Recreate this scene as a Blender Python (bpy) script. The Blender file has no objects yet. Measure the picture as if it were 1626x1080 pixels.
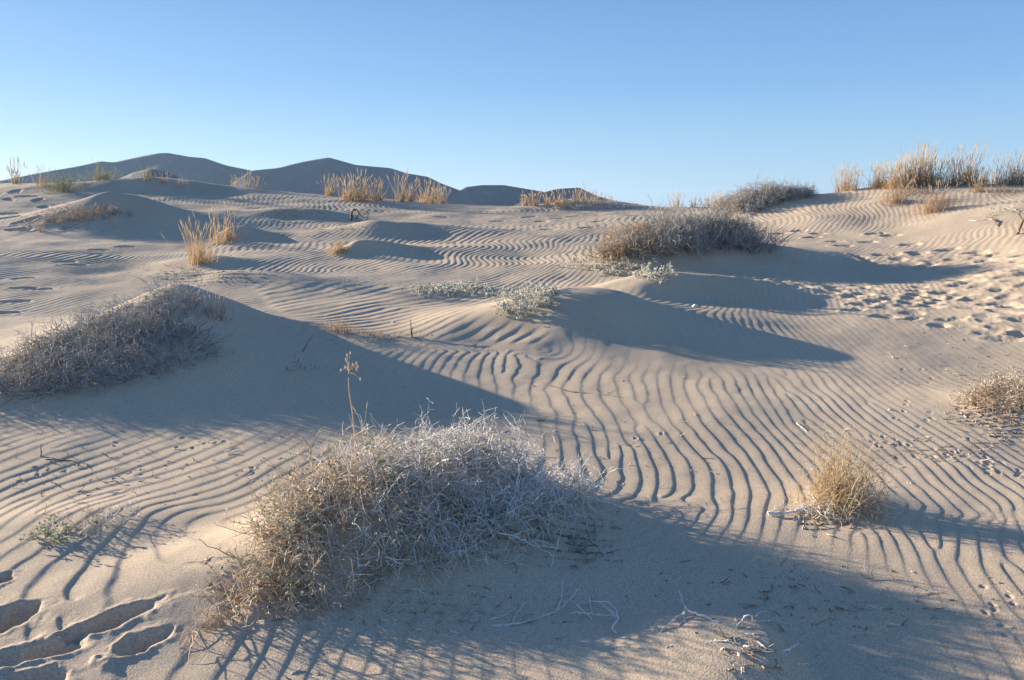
import bpy, math, random
import numpy as np
S = bpy.context.scene
COL = S.collection
R = math.radians

# ------------------------------------------------------------------ camera
FPX, UC, VC = 1220.0, 813.0, 540.0
EYE = 1.6
PITCH = math.atan((540 - 335) / FPX)
CP, SP = math.cos(PITCH), math.sin(PITCH)
cam = bpy.data.cameras.new('camera')
cam.sensor_width = 36.0
cam.lens = 36.0 * FPX / 1626.0
cam.clip_start = 0.05
cam.clip_end = 20000
co = bpy.data.objects.new('camera', cam)
COL.objects.link(co)
co.location = (0, 0, EYE)
co.rotation_euler = (math.pi / 2 - PITCH, 0, 0)
S.camera = co

# ------------------------------------------------------------------ light
SUN_AZ, SUN_EL = 63.0, 12.0          # degrees left of the view axis, above the horizon
SDX, SDY = -math.sin(R(SUN_AZ)), math.cos(R(SUN_AZ))
w = bpy.data.worlds.new('World')
S.world = w
w.use_nodes = True
nt = w.node_tree
nt.nodes.clear()
sky = nt.nodes.new('ShaderNodeTexSky')
sky.sky_type = 'NISHITA'
sky.sun_disc = False
sky.sun_elevation = R(SUN_EL)
sky.sun_rotation = R(-SUN_AZ)
sky.altitude = 600
sky.air_density = 1.0
sky.dust_density = 0.35
sky.ozone_density = 1.6
bg = nt.nodes.new('ShaderNodeBackground')
bg.inputs['Strength'].default_value = 0.12
wo = nt.nodes.new('ShaderNodeOutputWorld')
tc = nt.nodes.new('ShaderNodeTexCoord')
sp = nt.nodes.new('ShaderNodeSeparateXYZ'); nt.links.new(tc.outputs['Generated'], sp.inputs[0])
gr = nt.nodes.new('ShaderNodeValToRGB')
while len(gr.color_ramp.elements) < 5:
    gr.color_ramp.elements.new(.5)
for e, (p, c) in zip(gr.color_ramp.elements, [(0, (.46, .69, .88)), (.06, (.35, .60, .88)), (.15, (.21, .455, .84)), (.27, (.135, .33, .71)), (1, (.07, .19, .50))]):
    e.position = p; e.color = (*c, 1)
nt.links.new(sp.outputs['Z'], gr.inputs[0])
sc_ = nt.nodes.new('ShaderNodeVectorMath'); sc_.operation = 'SCALE'; sc_.inputs['Scale'].default_value = 2.8   # clear-air blue in the units of the sky texture
nt.links.new(gr.outputs[0], sc_.inputs[0])
mxs = nt.nodes.new('ShaderNodeMix'); mxs.data_type = 'RGBA'; mxs.inputs['Factor'].default_value = .88
nt.links.new(sky.outputs[0], mxs.inputs['A']); nt.links.new(sc_.outputs[0], mxs.inputs['B'])
nt.links.new(mxs.outputs['Result'], bg.inputs[0])
nt.links.new(bg.outputs[0], wo.inputs[0])
sl = bpy.data.lights.new('sun', 'SUN')
sl.energy = 5.0
sl.angle = R(0.55)
sl.color = (1.0, 0.86, 0.67)
so = bpy.data.objects.new('sun', sl)
COL.objects.link(so)
ce = math.cos(R(SUN_EL))
from mathutils import Vector
so.rotation_euler = Vector((SDX * ce, SDY * ce, math.sin(R(SUN_EL)))).to_track_quat('Z', 'Y').to_euler()
S.view_settings.view_transform = 'Standard'
S.view_settings.look = 'None'
S.view_settings.exposure = 1.50
S.view_settings.gamma = 1.0
S.cycles.max_bounces = 8
S.cycles.diffuse_bounces = 4
S.cycles.transparent_max_bounces = 16

# ------------------------------------------------------------------ helpers
def ray(u, v):
    a, b = (u - UC) / FPX, (VC - v) / FPX
    return a, CP + b * SP, -SP + b * CP

def at(u, v, Y):
    """the point of the place seen at photo pixel (u, v), Y metres ahead"""
    a, f, z = ray(u, v)
    t = Y / f
    return a * t, Y, EYE + z * t

def lattice(seed, n=64):
    return np.random.RandomState(seed).rand(n, n) * 2 - 1

LAT = {}
def vnoise(x, y, seed):
    if seed not in LAT:
        LAT[seed] = lattice(seed)
    L = LAT[seed]
    xi, yi = np.floor(x).astype(int), np.floor(y).astype(int)
    fx, fy = x - xi, y - yi
    fx = fx * fx * fx * (fx * (fx * 6 - 15) + 10)
    fy = fy * fy * fy * (fy * (fy * 6 - 15) + 10)
    a, b = L[xi % 64, yi % 64], L[(xi + 1) % 64, yi % 64]
    c, d = L[xi % 64, (yi + 1) % 64], L[(xi + 1) % 64, (yi + 1) % 64]
    return (a * (1 - fx) + b * fx) * (1 - fy) + (c * (1 - fx) + d * fx) * fy

def fbm(x, y, seed, octs=3):
    s, a = 0, 1.0
    for i in range(octs):
        s = s + a * vnoise(x * 2 ** i + 13.7 * i, y * 2 ** i + 7.1 * i, seed + i)
        a *= 0.5
    return s

def smooth(a, b, x):
    t = np.clip((x - a) / (b - a), 0, 1)
    return t * t * (3 - 2 * t)

# ------------------------------------------------------------------ terrain: the broad swell
CTRL = [
    (0, 1080, 2.45), (400, 1080, 2.45), (813, 1080, 2.45), (1200, 1080, 2.45), (1626, 1080, 2.45),
    (0, 900, 3.25), (500, 900, 3.25), (1000, 900, 3.25), (1626, 900, 3.25),
    (0, 760, 4.35), (400, 760, 4.35), (813, 760, 4.35), (1200, 760, 4.35), (1626, 760, 4.3),
    (0, 670, 5.3), (450, 693, 5.0), (813, 680, 5.15), (1200, 670, 5.3), (1626, 660, 5.4),
    (100, 560, 7.3), (600, 597, 6.5), (900, 597, 6.5), (1250, 597, 6.5), (1626, 570, 6.9),
    (0, 490, 9.2), (420, 480, 9.6), (620, 499, 9.0), (900, 499, 9.0), (1250, 510, 8.6), (1626, 500, 8.3),
    (0, 430, 11.5), (300, 430, 12.0), (600, 440, 11.5), (900, 440, 11.5), (1250, 440, 11.2), (1500, 440, 10.6), (1626, 430, 9.9),
    (0, 380, 14.8), (300, 385, 15), (600, 392, 14.6), (900, 385, 15), (1150, 390, 14.0), (1350, 395, 12.9), (1500, 392, 12.2), (1626, 360, 12.3),
    (0, 330, 19), (250, 345, 18.5), (500, 350, 18.5), (700, 350, 18.8), (950, 348, 18.6), (1150, 352, 16.8), (1300, 345, 15.6), (1450, 340, 15), (1560, 325, 14.6),
    (0, 294, 24), (150, 292, 24), (330, 295, 25), (450, 305, 25), (570, 319, 23), (700, 325, 23), (850, 329, 22.5), (1000, 328, 22), (1130, 330, 20.5), (1300, 322, 18.5), (1340, 314, 18.2), (1380, 300, 17.8), (1500, 292, 17.2), (1626, 291, 17.0),
]
P = [at(*c) for c in CTRL]
P += [(-3, 0, 0), (3, 0, 0), (0, 0, 0), (0, -6, 0), (-8, -5, 0), (8, -5, 0.1), (-9, 2.5, 0.1), (9, 2.5, 0.2), (-12, 7, .5), (12, 7, 1.0),
      (-22, 14, 1.2), (20, 12, 2.0), (-26, 24, 2.0), (-24, 34, 1.2), (-10, 34, 1.0), (0, 32, 0.8), (10, 28, 1.0), (20, 24, 1.6),
      (-20, 48, -0.5), (0, 46, -0.5), (20, 42, -0.3), (-35, 10, 1), (35, 10, 1), (0, -20, 0), (-30, -10, 0), (30, -10, 0)]
P = np.array(P, float)

def tps(r2):
    return 0.5 * r2 * np.log(r2 + 1e-9)
n = len(P)
K = tps((P[:, None, 0] - P[None, :, 0]) ** 2 + (P[:, None, 1] - P[None, :, 1]) ** 2) + np.eye(n) * 0.05
Q = np.c_[np.ones(n), P[:, :2]]
A = np.block([[K, Q], [Q.T, np.zeros((3, 3))]])
WT = np.linalg.solve(A, np.r_[P[:, 2], np.zeros(3)])

def base(x, y):
    z = WT[n] + WT[n + 1] * x + WT[n + 2] * y
    for i in range(n):
        z = z + WT[i] * tps((x - P[i, 0]) ** 2 + (y - P[i, 1]) ** 2)
    r = np.sqrt(x * x + y * y)
    k = smooth(30, 60, r)
    return z * (1 - k) + (-1.2) * k

# ------------------------------------------------------------------ terrain: sand heaps held by plants
# u, v, Y of the crest; height; half-lengths left, right, front, back; turn; power; how smooth the sand is
MOUNDS = [
    (675, 800, 3.62, .35, .80, .72, .44, .48, 28, 2.1, 1.0),      # under the foreground shrub
    (285, 470, 7.35, .60, 1.25, 1.3, .95, .75, -18, 1.45, 1.0),    # under the left shrub
    (150, 575, 6.60, .20, .9, .95, .7, .6, 28, 2.0, .9),
    (905, 466, 8.30, .45, 1.25, 1.25, .84, .85, -3, 2.1, 1.0),      # under the pale leafy plant
    (1070, 436, 10.0, .30, 1.3, 1.4, .5, .6, 4, 2.2, .9),
    (178, 316, 17.3, .70, 1.7, 1.9, .95, .9, 14, 1.3, 1.0),       # small peaked dune, far left
    (250, 284, 23.0, .30, 2.6, 2.4, .65, 1.2, 10, 2.0, .9),
    (600, 356, 16.6, .28, 1.1, 1.5, .6, .7, 8, 1.9, .5),
    (575, 388, 13.9, .25, .42, 1.1, .36, .5, 8, 2.0, .9),
    (480, 337, 19.0, .20, 1.2, 0.9, .45, .6, 8, 2.0, .7),
    (372, 368, 15.6, .24, .3, .7, .32, .5, 5, 2.0, .8),
    (1100, 372, 12.4, .46, 1.4, 1.8, .8, .9, -2, 1.9, 1.0),      # under the right shrub
    (1225, 318, 18.0, .32, 1.6, 1.7, .7, .9, -5, 1.9, 1.0),
    (1370, 820, 4.05, .05, .24, .30, .14, .16, -20, 1.9, .9),     # under the golden tuft
    (1620, 640, 5.55, .11, .62, .8, .42, .40, -10, 1.8, 1.0),
    (1165, 1050, 2.50, .13, .32, .14, .24, .22, 0, 2.6, .9),     # lower right
    (130, 830, 3.75, .04, .45, .4, .3, .22, 10, 2.0, .1),
    (400, 432, 11.0, .13, 1.6, 1.1, .5, .5, -8, 2.0, .8),
    (330, 408, 12.3, .14, .9, .7, .5, .5, -8, 2.0, .6),
    (1560, 345, 13.6, .05, 1.0, 1.2, .6, .8, 0, 2.0, .8),
    (920, 322, 21.5, .18, 2.2, 1.8, .7, .8, 0, 2.0, .8),
    (620, 312, 22.5, .10, 2.4, 1.8, .7, .8, 0, 2.0, .5),
    (90, 300, 22.0, .07, 1.2, 1.0, .7, .8, 0, 2.0, .8),
]
MW = []
for (u, v, Y, H, l, r, f, b, rot, p, sm) in MOUNDS:
    x, y, z = at(u, v, Y)
    MW.append((x, y, H, l, r, f, b, R(rot), p, sm))

def mound_q(x, y, m):
    X, Y, H, l, r, f, b, a, p, sm = m
    dx, dy = x - X, y - Y
    c, s = math.cos(a), math.sin(a)
    ex, ey = dx * c + dy * s, -dx * s + dy * c
    kx = smooth(-.3, .3, ex / (l + r) * 2)
    ky = smooth(-.3, .3, ey / (f + b) * 2)
    ex = ex / (l * (1 - kx) + r * kx)
    ey = ey / (f * (1 - ky) + b * ky)
    return np.sqrt(ex * ex + ey * ey + 1e-9)

def H(x, y, want=False):
    """height of the sand without ripples or prints; want: also the smoothness mask"""
    z = base(x, y)
    rr = np.sqrt(x * x + y * y)
    wx, wy = x + .10 * fbm(x * 1.1, y * 1.1, 5, 2), y + .10 * fbm(x * 1.1, y * 1.1, 9, 2)
    mask = np.ones_like(z)
    for m in MW:
        q = mound_q(wx, wy, m)
        g = np.exp(-q ** m[8])
        z = z + m[2] * g
        if want:
            mask = mask * (1 - m[9] * smooth(.22, .62, g))
    z = z + .035 * fbm(x * .45, y * .45, 21, 3) * smooth(2, 9, rr) + .012 * fbm(x * 1.3, y * 1.3, 31, 2)
    far = smooth(34, 80, rr)
    z = z + far * 1.0 * fbm(x * .02, y * .02, 41, 3)
    return (z, mask) if want else z

def h1(x, y):
    return float(H(np.array([float(x)]), np.array([float(y)]))[0])

YS = np.concatenate([np.arange(1.6, 8, .02), np.arange(8, 32, .04)])
def gp(u, v):
    """where the sight line of photo pixel (u, v) meets the sand"""
    a, f, zz = ray(u, v)
    t = YS / f
    x, z = a * t, EYE + zz * t
    d = z - H(x, YS)
    k = np.nonzero(d < 0)[0]
    i = k[0] if len(k) else int(np.argmin(d))
    return float(x[i]), float(YS[i]), float(z[i])

# ------------------------------------------------------------------ ripples: crest directions read off the place
CREST = """100,765,3,-.9,.14 50,640,3,-.8,.12 300,740,2.5,-.8,.14 400,705,1.6,-.9,.14 500,700,1,-1,.15 60,830,2,-.9,.15
60,890,2,-.9,.15 130,925,1.3,-1,.16 180,940,1.2,-1,.16 240,930,1.5,-1,.15 300,900,2,-1,.14 200,1060,2,-1,.15 250,960,1.6,-1,.15 60,960,2,-1,.15 100,880,2,-1,.15 180,890,1.6,-1,.15 450,1060,1.2,-1.4,.15 330,1040,1.5,-1,.16
600,1060,1,-1.6,.15 750,1060,.6,-1.6,.15 900,1070,.5,-2,.15 30,560,3,-1,.1 60,520,3,-1,.1 30,440,3,-.35,.1 150,420,3,-.5,.11 230,405,1.8,-.6,.13
400,408,1,-.8,.2 480,400,1,-.8,.2 560,420,3,-.8,.17 620,430,3,-.55,.17 700,428,3,-.6,.16 770,420,2,-1,.16 662,407,1,.6,.16
870,420,1.2,-1,.16 930,430,1,-1.1,.16 960,450,2,-.8,.16 1030,465,2.5,-.7,.15 560,462,.8,-1,.17 610,466,1,-1,.17 600,492,3,-.8,.17
680,492,3,-1,.17 640,515,3,-.5,.16 700,520,3,-.6,.16 780,530,3,-.8,.16 840,525,3,-1,.16 450,462,2.5,-.6,.15 490,480,3,-.5,.15 560,500,3,-.5,.16
680,562,.5,-1,.15 740,570,.1,-1,.16 700,592,.3,1,.15 800,580,.1,1,.16 860,590,.2,1,.16 950,600,.3,1,.16 1050,590,.5,1,.14 1010,620,.5,1,.15
800,615,.6,1,.16 850,650,1,1,.15 900,640,.8,1,.15 760,620,1,1,.15 1100,610,.6,1,.14 1040,640,.9,1,.14 1100,700,.8,1,.14 1170,690,.8,1,.14
960,700,.8,1,.14 920,720,.5,1,.15 960,760,0,1,.15 1000,740,.4,1,.14 1060,760,.3,1,.14 1130,770,.35,1,.14 1200,775,.3,1,.14 1090,805,-.4,1,.13
1180,812,-.7,1,.13 980,805,-1,.35,.12 1040,832,-1,.35,.12 1120,842,-1,.4,.12 1240,830,-.6,1,.13 1180,850,-1,.35,.12 1100,865,-1,.2,.12 1230,860,-1,.4,.12 1000,850,-1,.2,.12 940,820,-1,.15,.12 1140,825,-1,.6,.13 650,545,2,-.8,.15 730,545,2,-1,.15 520,470,2,-.7,.16 740,500,3,-1,.16 1290,880,-1,.4,.13
1200,555,.8,1,.12 1250,540,1,1,.12 1300,600,1,.8,.11 1400,600,1,.7,.10 1400,540,1,.7,.10 1500,600,1,.55,.10 1580,560,1,.5,.10
1450,720,1,.8,.11 1530,740,1,.7,.11 1600,700,1,.6,.11 1250,640,1,.95,.12 1360,690,1,.8,.12 1400,780,.5,1,.13 1430,815,.7,1,.13
1480,790,1,.8,.12 1560,790,1,.8,.12 1500,840,-1,.5,.12 1600,850,-1,.6,.12 1500,920,1,.9,.13 1400,890,.9,1,.13 1590,960,1,.7,.13 1590,900,1,.7,.13
1090,427,.6,1,.15 1130,430,-.5,1,.15 1060,415,.2,1,.15 990,402,1.2,-.9,.15 1340,430,.5,1,.14 1350,460,-.6,1,.14 1250,440,.7,.8,.14
1280,352,0,1,.14 1300,385,2,-.7,.13 1400,362,2,-1,.12 1480,380,2,-1,.12 720,385,1,.8,.18 800,380,.5,1,.18 880,385,.6,.9,.18 960,370,1.4,-.8,.16
640,345,2,-.8,.16 560,335,2,-.8,.16 400,330,1.5,-.7,.16 200,390,2,-.6,.12 760,355,2,-.7,.16"""
GS = []
m_y = lambda p: p[1]
for tok in CREST.split():
    u, v, du, dv, lam = map(float, tok.split(','))
    k = 6 / math.hypot(du, dv)
    try:
        a, b = gp(u - du * k / 2, v - dv * k / 2), gp(u + du * k / 2, v + dv * k / 2)
    except Exception:
        continue
    dx, dy = b[0] - a[0], b[1] - a[1]
    L = math.hypot(dx, dy) + 1e-9
    nx, ny = -dy / L, dx / L
    if nx < 0:
        nx, ny = -nx, -ny
    if nx < .15:
        nx = .15; ny = math.copysign(math.sqrt(1 - .0225), ny)
    LF = float(np.interp(m_y(a), [2.6, 3.4, 4.3, 5.2, 8.5, 11, 14], [.62, .68, .74, .62, .62, .72, .88]))
    m = ((a[0] + b[0]) / 2, (a[1] + b[1]) / 2)
    GS.append((m[0] / max(m[1], .5) * 1220, math.log(m[1]) * 520, nx / lam / LF, ny / lam / LF))
GS = np.array(GS)
CELL = .1
GX, GY = np.arange(-18, 18, CELL), np.arange(.6, 30, CELL)
gx, gy = np.meshgrid(GX, GY)
pa, pb = gx / gy * 1220, np.log(gy) * 520
sw = np.zeros_like(gx); fx = np.zeros_like(gx); fy = np.zeros_like(gx)
for (a, b, p, q) in GS:
    k = np.exp(-((pa - a) ** 2 + (pb - b) ** 2) / (2 * 34.0 ** 2)) + 1e-4 * np.exp(-np.sqrt((pa - a) ** 2 + (pb - b) ** 2) / 160)
    sw += k; fx += k * p; fy += k * q
fx /= sw; fy /= sw
# zigzag of the crests farther off
z1 = vnoise(gx * .35 + 3, gy * 1.15, 71) * 1.0 + vnoise(gx * .7, gy * 1.9 + 5, 72) * .5
kz = smooth(9.5, 12.5, gy) * .8
fy = fy + kz * z1 * fx
# the phase whose gradient follows the field best where ripples show (weighted least squares)
gm = H(gx, gy, True)[1]
WGT = (.03 + gm * .98) * (1 - .93 * smooth(.72, .9, np.abs(gx / gy))) * (1 - .9 * smooth(20, 26, gy)) * np.clip(8 / gy, .6, 4.0)
CUTS = [((590, 548), (720, 552), (880, 566)), ((930, 800), (1000, 812), (1100, 800)), ((1395, 812), (1500, 822), (1626, 835))]
for cut in CUTS:
    for p, q in zip(cut[:-1], cut[1:]):
        p3, q3 = gp(*p), gp(*q)
        for t in np.linspace(0, 1, 30):
            cx_, cy_ = p3[0] + (q3[0] - p3[0]) * t, p3[1] + (q3[1] - p3[1]) * t
            WGT = np.where((gx - cx_) ** 2 + (gy - cy_) ** 2 < .13 ** 2, WGT * .02, WGT)
wxx = (WGT[:, 1:] + WGT[:, :-1]) / 2
wyy = (WGT[1:] + WGT[:-1]) / 2
def grad(p):
    return p[:, 1:] - p[:, :-1], p[1:] - p[:-1]
def div(a, b):
    r = np.zeros_like(gx)
    r[:, :-1] += a; r[:, 1:] -= a
    r[:-1] += b; r[1:] -= b
    return r
def Aop(p):
    a, b = grad(p)
    return -div(wxx * a, wyy * b)
nyg, nxg = gx.shape
eig = (2 - 2 * np.cos(np.pi * np.arange(2 * nxg) / nxg))[None, :] + (2 - 2 * np.cos(np.pi * np.arange(2 * nyg) / nyg))[:, None]
eig[0, 0] = 1e9
def pre(r):
    t = np.concatenate([r, r[:, ::-1]], 1); t = np.concatenate([t, t[::-1]], 0)
    return np.real(np.fft.ifft2(np.fft.fft2(t) / eig))[:nyg, :nxg]
bx = (fx[:, 1:] + fx[:, :-1]) / 2 * CELL * wxx
by = (fy[1:] + fy[:-1]) / 2 * CELL * wyy
PH = np.zeros_like(gx)
rres = -div(bx, by)
zz_ = pre(rres); pp = zz_.copy(); rz = (rres * zz_).sum()
for it in range(45):
    ap = Aop(pp); al = rz / (pp * ap).sum()
    PH += al * pp; rres -= al * ap
    zz_ = pre(rres); rn = (rres * zz_).sum()
    pp = zz_ + rn / rz * pp; rz = rn

# a second train of broader ripples on the rise between the left heap and the leafy plants
P2_ = [gp(u, v) for (u, v) in ((540, 505), (600, 494), (680, 515), (760, 500), (800, 528))]
Q2_ = [gp(u + 9, v - 3.8) for (u, v) in ((540, 505), (600, 494), (680, 515), (760, 500), (800, 528))]
dd = np.array(Q2_)[:, :2] - np.array(P2_)[:, :2]
dd = (dd / np.linalg.norm(dd, axis=1, keepdims=True)).mean(0); dd /= np.linalg.norm(dd)
N2 = np.array((dd[1], -dd[0]))
PH2 = (gx * N2[0] + gy * N2[1]) / .175 + .9 * vnoise(gx * .8, gy * .8, 58) + 1.2 * vnoise(gx * .35 + 4, gy * .35, 59)
gz_ = H(gx, gy)
fw = gy * CP - (gz_ - EYE) * SP
gu = UC + FPX * gx / fw
gv = VC - FPX * ((gz_ - EYE) * CP + gy * SP) / fw
POLY = [(380, 440), (520, 446), (640, 456), (760, 462), (850, 478), (890, 520), (880, 552), (780, 546), (700, 541), (600, 545), (520, 530), (430, 490)]
ins = np.zeros(gx.shape, bool)
for i in range(len(POLY)):
    (ua, va), (ub, vb) = POLY[i], POLY[i - 1]
    c_ = ((va > gv) != (vb > gv)) & (gu < (ub - ua) * (gv - va) / (vb - va + 1e-9) + ua)
    ins ^= c_
M2 = ins.astype(float)
for _ in range(3):
    M2 = (M2 + np.roll(M2, 1, 0) + np.roll(M2, -1, 0) + np.roll(M2, 1, 1) + np.roll(M2, -1, 1)) / 5
gpy, gpx = np.gradient(PH, CELL)
GMAG = np.hypot(gpx, gpy)

def cr(t):
    return (-.5 * t + t * t - .5 * t ** 3, 1 - 2.5 * t * t + 1.5 * t ** 3, .5 * t + 2 * t * t - 1.5 * t ** 3, -.5 * t * t + .5 * t ** 3)
def lerp(G, x, y):
    a = np.clip((x - GX[0]) / CELL, 0, len(GX) - 1.001); b = np.clip((y - GY[0]) / CELL, 0, len(GY) - 1.001)
    i, j = a.astype(int), b.astype(int); a, b = a - i, b - j
    return (G[j, i] * (1 - a) + G[j, i + 1] * a) * (1 - b) + (G[j + 1, i] * (1 - a) + G[j + 1, i + 1] * a) * b
def phase(x, y, PH=PH):
    a = np.clip((x - GX[0]) / CELL, 1, len(GX) - 3.001)
    b = np.clip((y - GY[0]) / CELL, 1, len(GY) - 3.001)
    i, j = a.astype(int), b.astype(int)
    wx, wy = cr(a - i), cr(b - j)
    s = 0
    for q in range(4):
        for p in range(4):
            s = s + PH[j + q - 1, i + p - 1] * wx[p] * wy[q]
    return s
def steep(x, y):
    i = np.clip(((x - GX[0]) / CELL + .5).astype(int), 0, len(GX) - 1)
    j = np.clip(((y - GY[0]) / CELL + .5).astype(int), 0, len(GY) - 1)
    return GMAG[j, i]
rs = np.random.RandomState(4)
DISL = []
for k in range(120):
    yy = math.exp(rs.uniform(math.log(2.4), math.log(17)))
    DISL.append((rs.uniform(-.7, .7) * yy, yy, rs.choice([-1, 1])))
# ripple cross-section: long windward side, short lee side
tt = np.linspace(0, 1, 513)
prof = np.where(tt < .80, np.sin(np.pi / 2 * (tt / .80)) ** 1.25, .5 + .5 * np.cos(np.pi * (tt - .80) / .20))
def ripples(x, y):
    ph = phase(x, y) + .16 * vnoise(x * 3.1, y * 3.1, 51) + .28 * vnoise(x * .9, y * 1.2, 52) + .06 * vnoise(x * 9, y * 9, 53)
    for (a, b, s) in DISL:
        ph = ph + s * np.arctan2(y - b, x - a) / (2 * np.pi)
    h = np.interp(ph - np.floor(ph), tt, prof)
    m2 = lerp(M2, x, y)
    q = phase(x, y, PH2) + .14 * vnoise(x * 3.1, y * 3.1, 51) + .05 * vnoise(x * 9, y * 9, 53)
    for (a, b, s) in DISL[:40]:
        q = q + s * np.arctan2(y - b, x - a) / (2 * np.pi)
    h = np.where(m2 > .5, np.interp(q - np.floor(q), tt, prof), h)
    seam = smooth(.0, .38, np.abs(m2 - .5) )
    amp = seam * np.where(m2 > .5, 1.5, 1.0) * .0044 * np.clip(8.5 / (steep(x, y) + 1e-6), .5, 1.35) * (1 + .8 * smooth(7, 12, y)) * (1 - .85 * smooth(14, 20, steep(x, y))) * (1 + .35 * vnoise(x * 2.1, y * 2.1, 55) + .3 * vnoise(x * .6, y * .6, 56))
    return h, amp

# ------------------------------------------------------------------ footprints
PR = []   # x, y, heading, half length, half width, depth, rim
def foot(u, v, head, L=.15, W=.055, D=.035, rim=.014):
    x, y, z = gp(u, v)
    PR.append((x, y, R(head), L, W, D, rim))
for (u, v, hd, L, W, D, rm) in ((14, 985, 35, .11, .10, .12, .006), (178, 990, 40, .17, .058, .06, .008), (222, 1026, 44, .10, .055, .05, .008),
                                (66, 1040, 26, .16, .060, .06, .008), (112, 1010, 40, .05, .04, .04, .004), (45, 1082, 15, .12, .055, .05, .006), (0, 922, 60, .05, .05, .05, .005)):
    foot(u, v, hd, L, W, D, rm)
for (u, v) in ((35, 443), (70, 460), (40, 459), (20, 480), (8, 497), (120, 422), (105, 417), (150, 404), (205, 378), (200, 392), (160, 398), (265, 362), (240, 373)):
    foot(u, v, 12 + 18 * rs.rand(), .17, .08, .05, .005)
for (u, v) in ((25, 305), (45, 312), (60, 318), (15, 318), (20, 345), (70, 330), (45, 350), (90, 345), (10, 340), (110, 360), (30, 365)):
    foot(u, v, 180 * rs.rand(), .26, .12, .08, .008)
for (u, v) in ((885, 347), (860, 352), (910, 344), (790, 352), (700, 345), (950, 352), (840, 345), (930, 362), (985, 375), (870, 365)):
    foot(u, v, 60 * rs.rand() - 30, .2, .09, .05, .005)
for (u, v) in ((1390, 372), (1415, 375), (1375, 385), (1445, 389), (1505, 398), (1550, 402), (1408, 405), (1455, 402), (1300, 372), (1240, 372), (1290, 378), (1340, 391), (1325, 384), (1270, 367)):
    foot(u, v, -25 + 20 * rs.rand(), .17, .08, .06, .008)
SPOTS = []
for k in range(520):
    t = rs.rand()
    if k % 3:
        u, v = 1350 + 280 * rs.rand(), 402 + (rs.rand() ** 1.0) * 146
        if v > 505 + (u - 1400) * .19:
            continue
    else:
        u = 1170 + 290 * t
        v = 428 + 68 * t + 24 * (rs.rand() - .5)
    pt = gp(u, v)
    if any(math.hypot(pt[0] - a, pt[1] - b) < .15 + .14 * ((k * 37) % 10) / 10 for a, b in SPOTS):
        continue
    SPOTS.append(pt[:2])
    foot(u, v, -50 + 70 * rs.rand(), .12 + .07 * rs.rand(), .07 + .03 * rs.rand(), .014 + .034 * rs.rand() ** 1.3, .002 + .005 * rs.rand())
# a small animal's track and scattered pocks
for k in range(60):
    t = rs.rand()
    if k < 36:
        u, v = 1385 + 240 * t, 705 + 45 * t + 26 * (rs.rand() - .5)
    elif k < 52:
        u, v = 1420 + 60 * rs.rand(), 560 + 130 * rs.rand()
    else:
        u, v = 1560 + 60 * rs.rand(), 930 + 80 * rs.rand()
    foot(u, v, 180 * rs.rand(), .015 + .010 * rs.rand(), .012, .008, .002)
for (u, v) in ((290, 697), (306, 713), (325, 707), (341, 705), (356, 702), (281, 712), (102, 752), (60, 755), (33, 766), (400, 745), (985, 770), (1050, 690), (1010, 698)):
    foot(u, v, 180 * rs.rand(), .018, .013, .012, .004)

# ------------------------------------------------------------------ the ground mesh
th_d = np.arange(-R(43), R(43), .00155)
th = np.concatenate([np.linspace(-math.pi, -R(43), 70)[:-1], th_d, np.linspace(R(43), math.pi, 70)])
rad = [0.0, .4, .8, 1.1, 1.4, 1.6, 1.8, 1.9]
r = 1.95
while r < 1500:
    rad.append(r)
    if r < 10: r += .0026 * r
    elif r < 25: r += .026
    elif r < 40: r += .1
    else: r *= 1.03
rad = np.array(rad)
NR, NT = len(rad), len(th)
TH, RD = np.meshgrid(th, rad)
X, Y = (RD * np.sin(TH)).ravel(), (RD * np.cos(TH)).ravel()
Z, MASK = H(X, Y, True)
RR = RD.ravel()
inside = (RR < 27) & (RR > 1.5) & (np.abs(TH.ravel()) < R(44))
ii = np.nonzero(inside)[0]
rip, amp = ripples(X[ii], Y[ii])
msk = MASK[ii] * (.7 + .3 * smooth(-.5, .2, fbm(X[ii] * .5, Y[ii] * .5, 61, 2))) * smooth(1.6, 2.2, RR[ii]) * (1 - smooth(24, 27, RR[ii]))
PS = [(u, v, s) for (u, v, s) in ((200, 350, 1.2), (130, 355, .9), (980, 530, .7), (1120, 560, .7), (1020, 555, .6), (1000, 940, .55), (1150, 950, .5), (1350, 1010, .45), (500, 620, 1.0), (650, 650, .7), (800, 680, .4), (800, 950, .4), (1200, 575, .5), (275, 850, .20), (120, 375, .6), (310, 620, 1.1), (600, 668, .8), (335, 880, .18), (1540, 640, .45), (1300, 975, .6), (1560, 410, .9), (650, 445, .5), (1290, 870, .18), (1400, 935, .25), (1480, 560, .8))]
for (u, v, s) in PS:
    px_, py_, _ = gp(u, v)
    msk = msk * (1 - .85 * np.exp(-(((X[ii] - px_) / s) ** 2 + ((Y[ii] - py_) / s) ** 2)))
for (u, v, s_, k_) in ((200, 750, 1.3, .5), (450, 720, .7, .5), (120, 920, .6, .5), (250, 1040, .6, .3), (150, 430, 2.5, .5)):
    px_, py_, _ = gp(u, v)
    amp = amp * (1 + k_ * np.exp(-(((X[ii] - px_) / s_) ** 2 + ((Y[ii] - py_) / s_) ** 2)))
DET = rip * amp * msk
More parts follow.
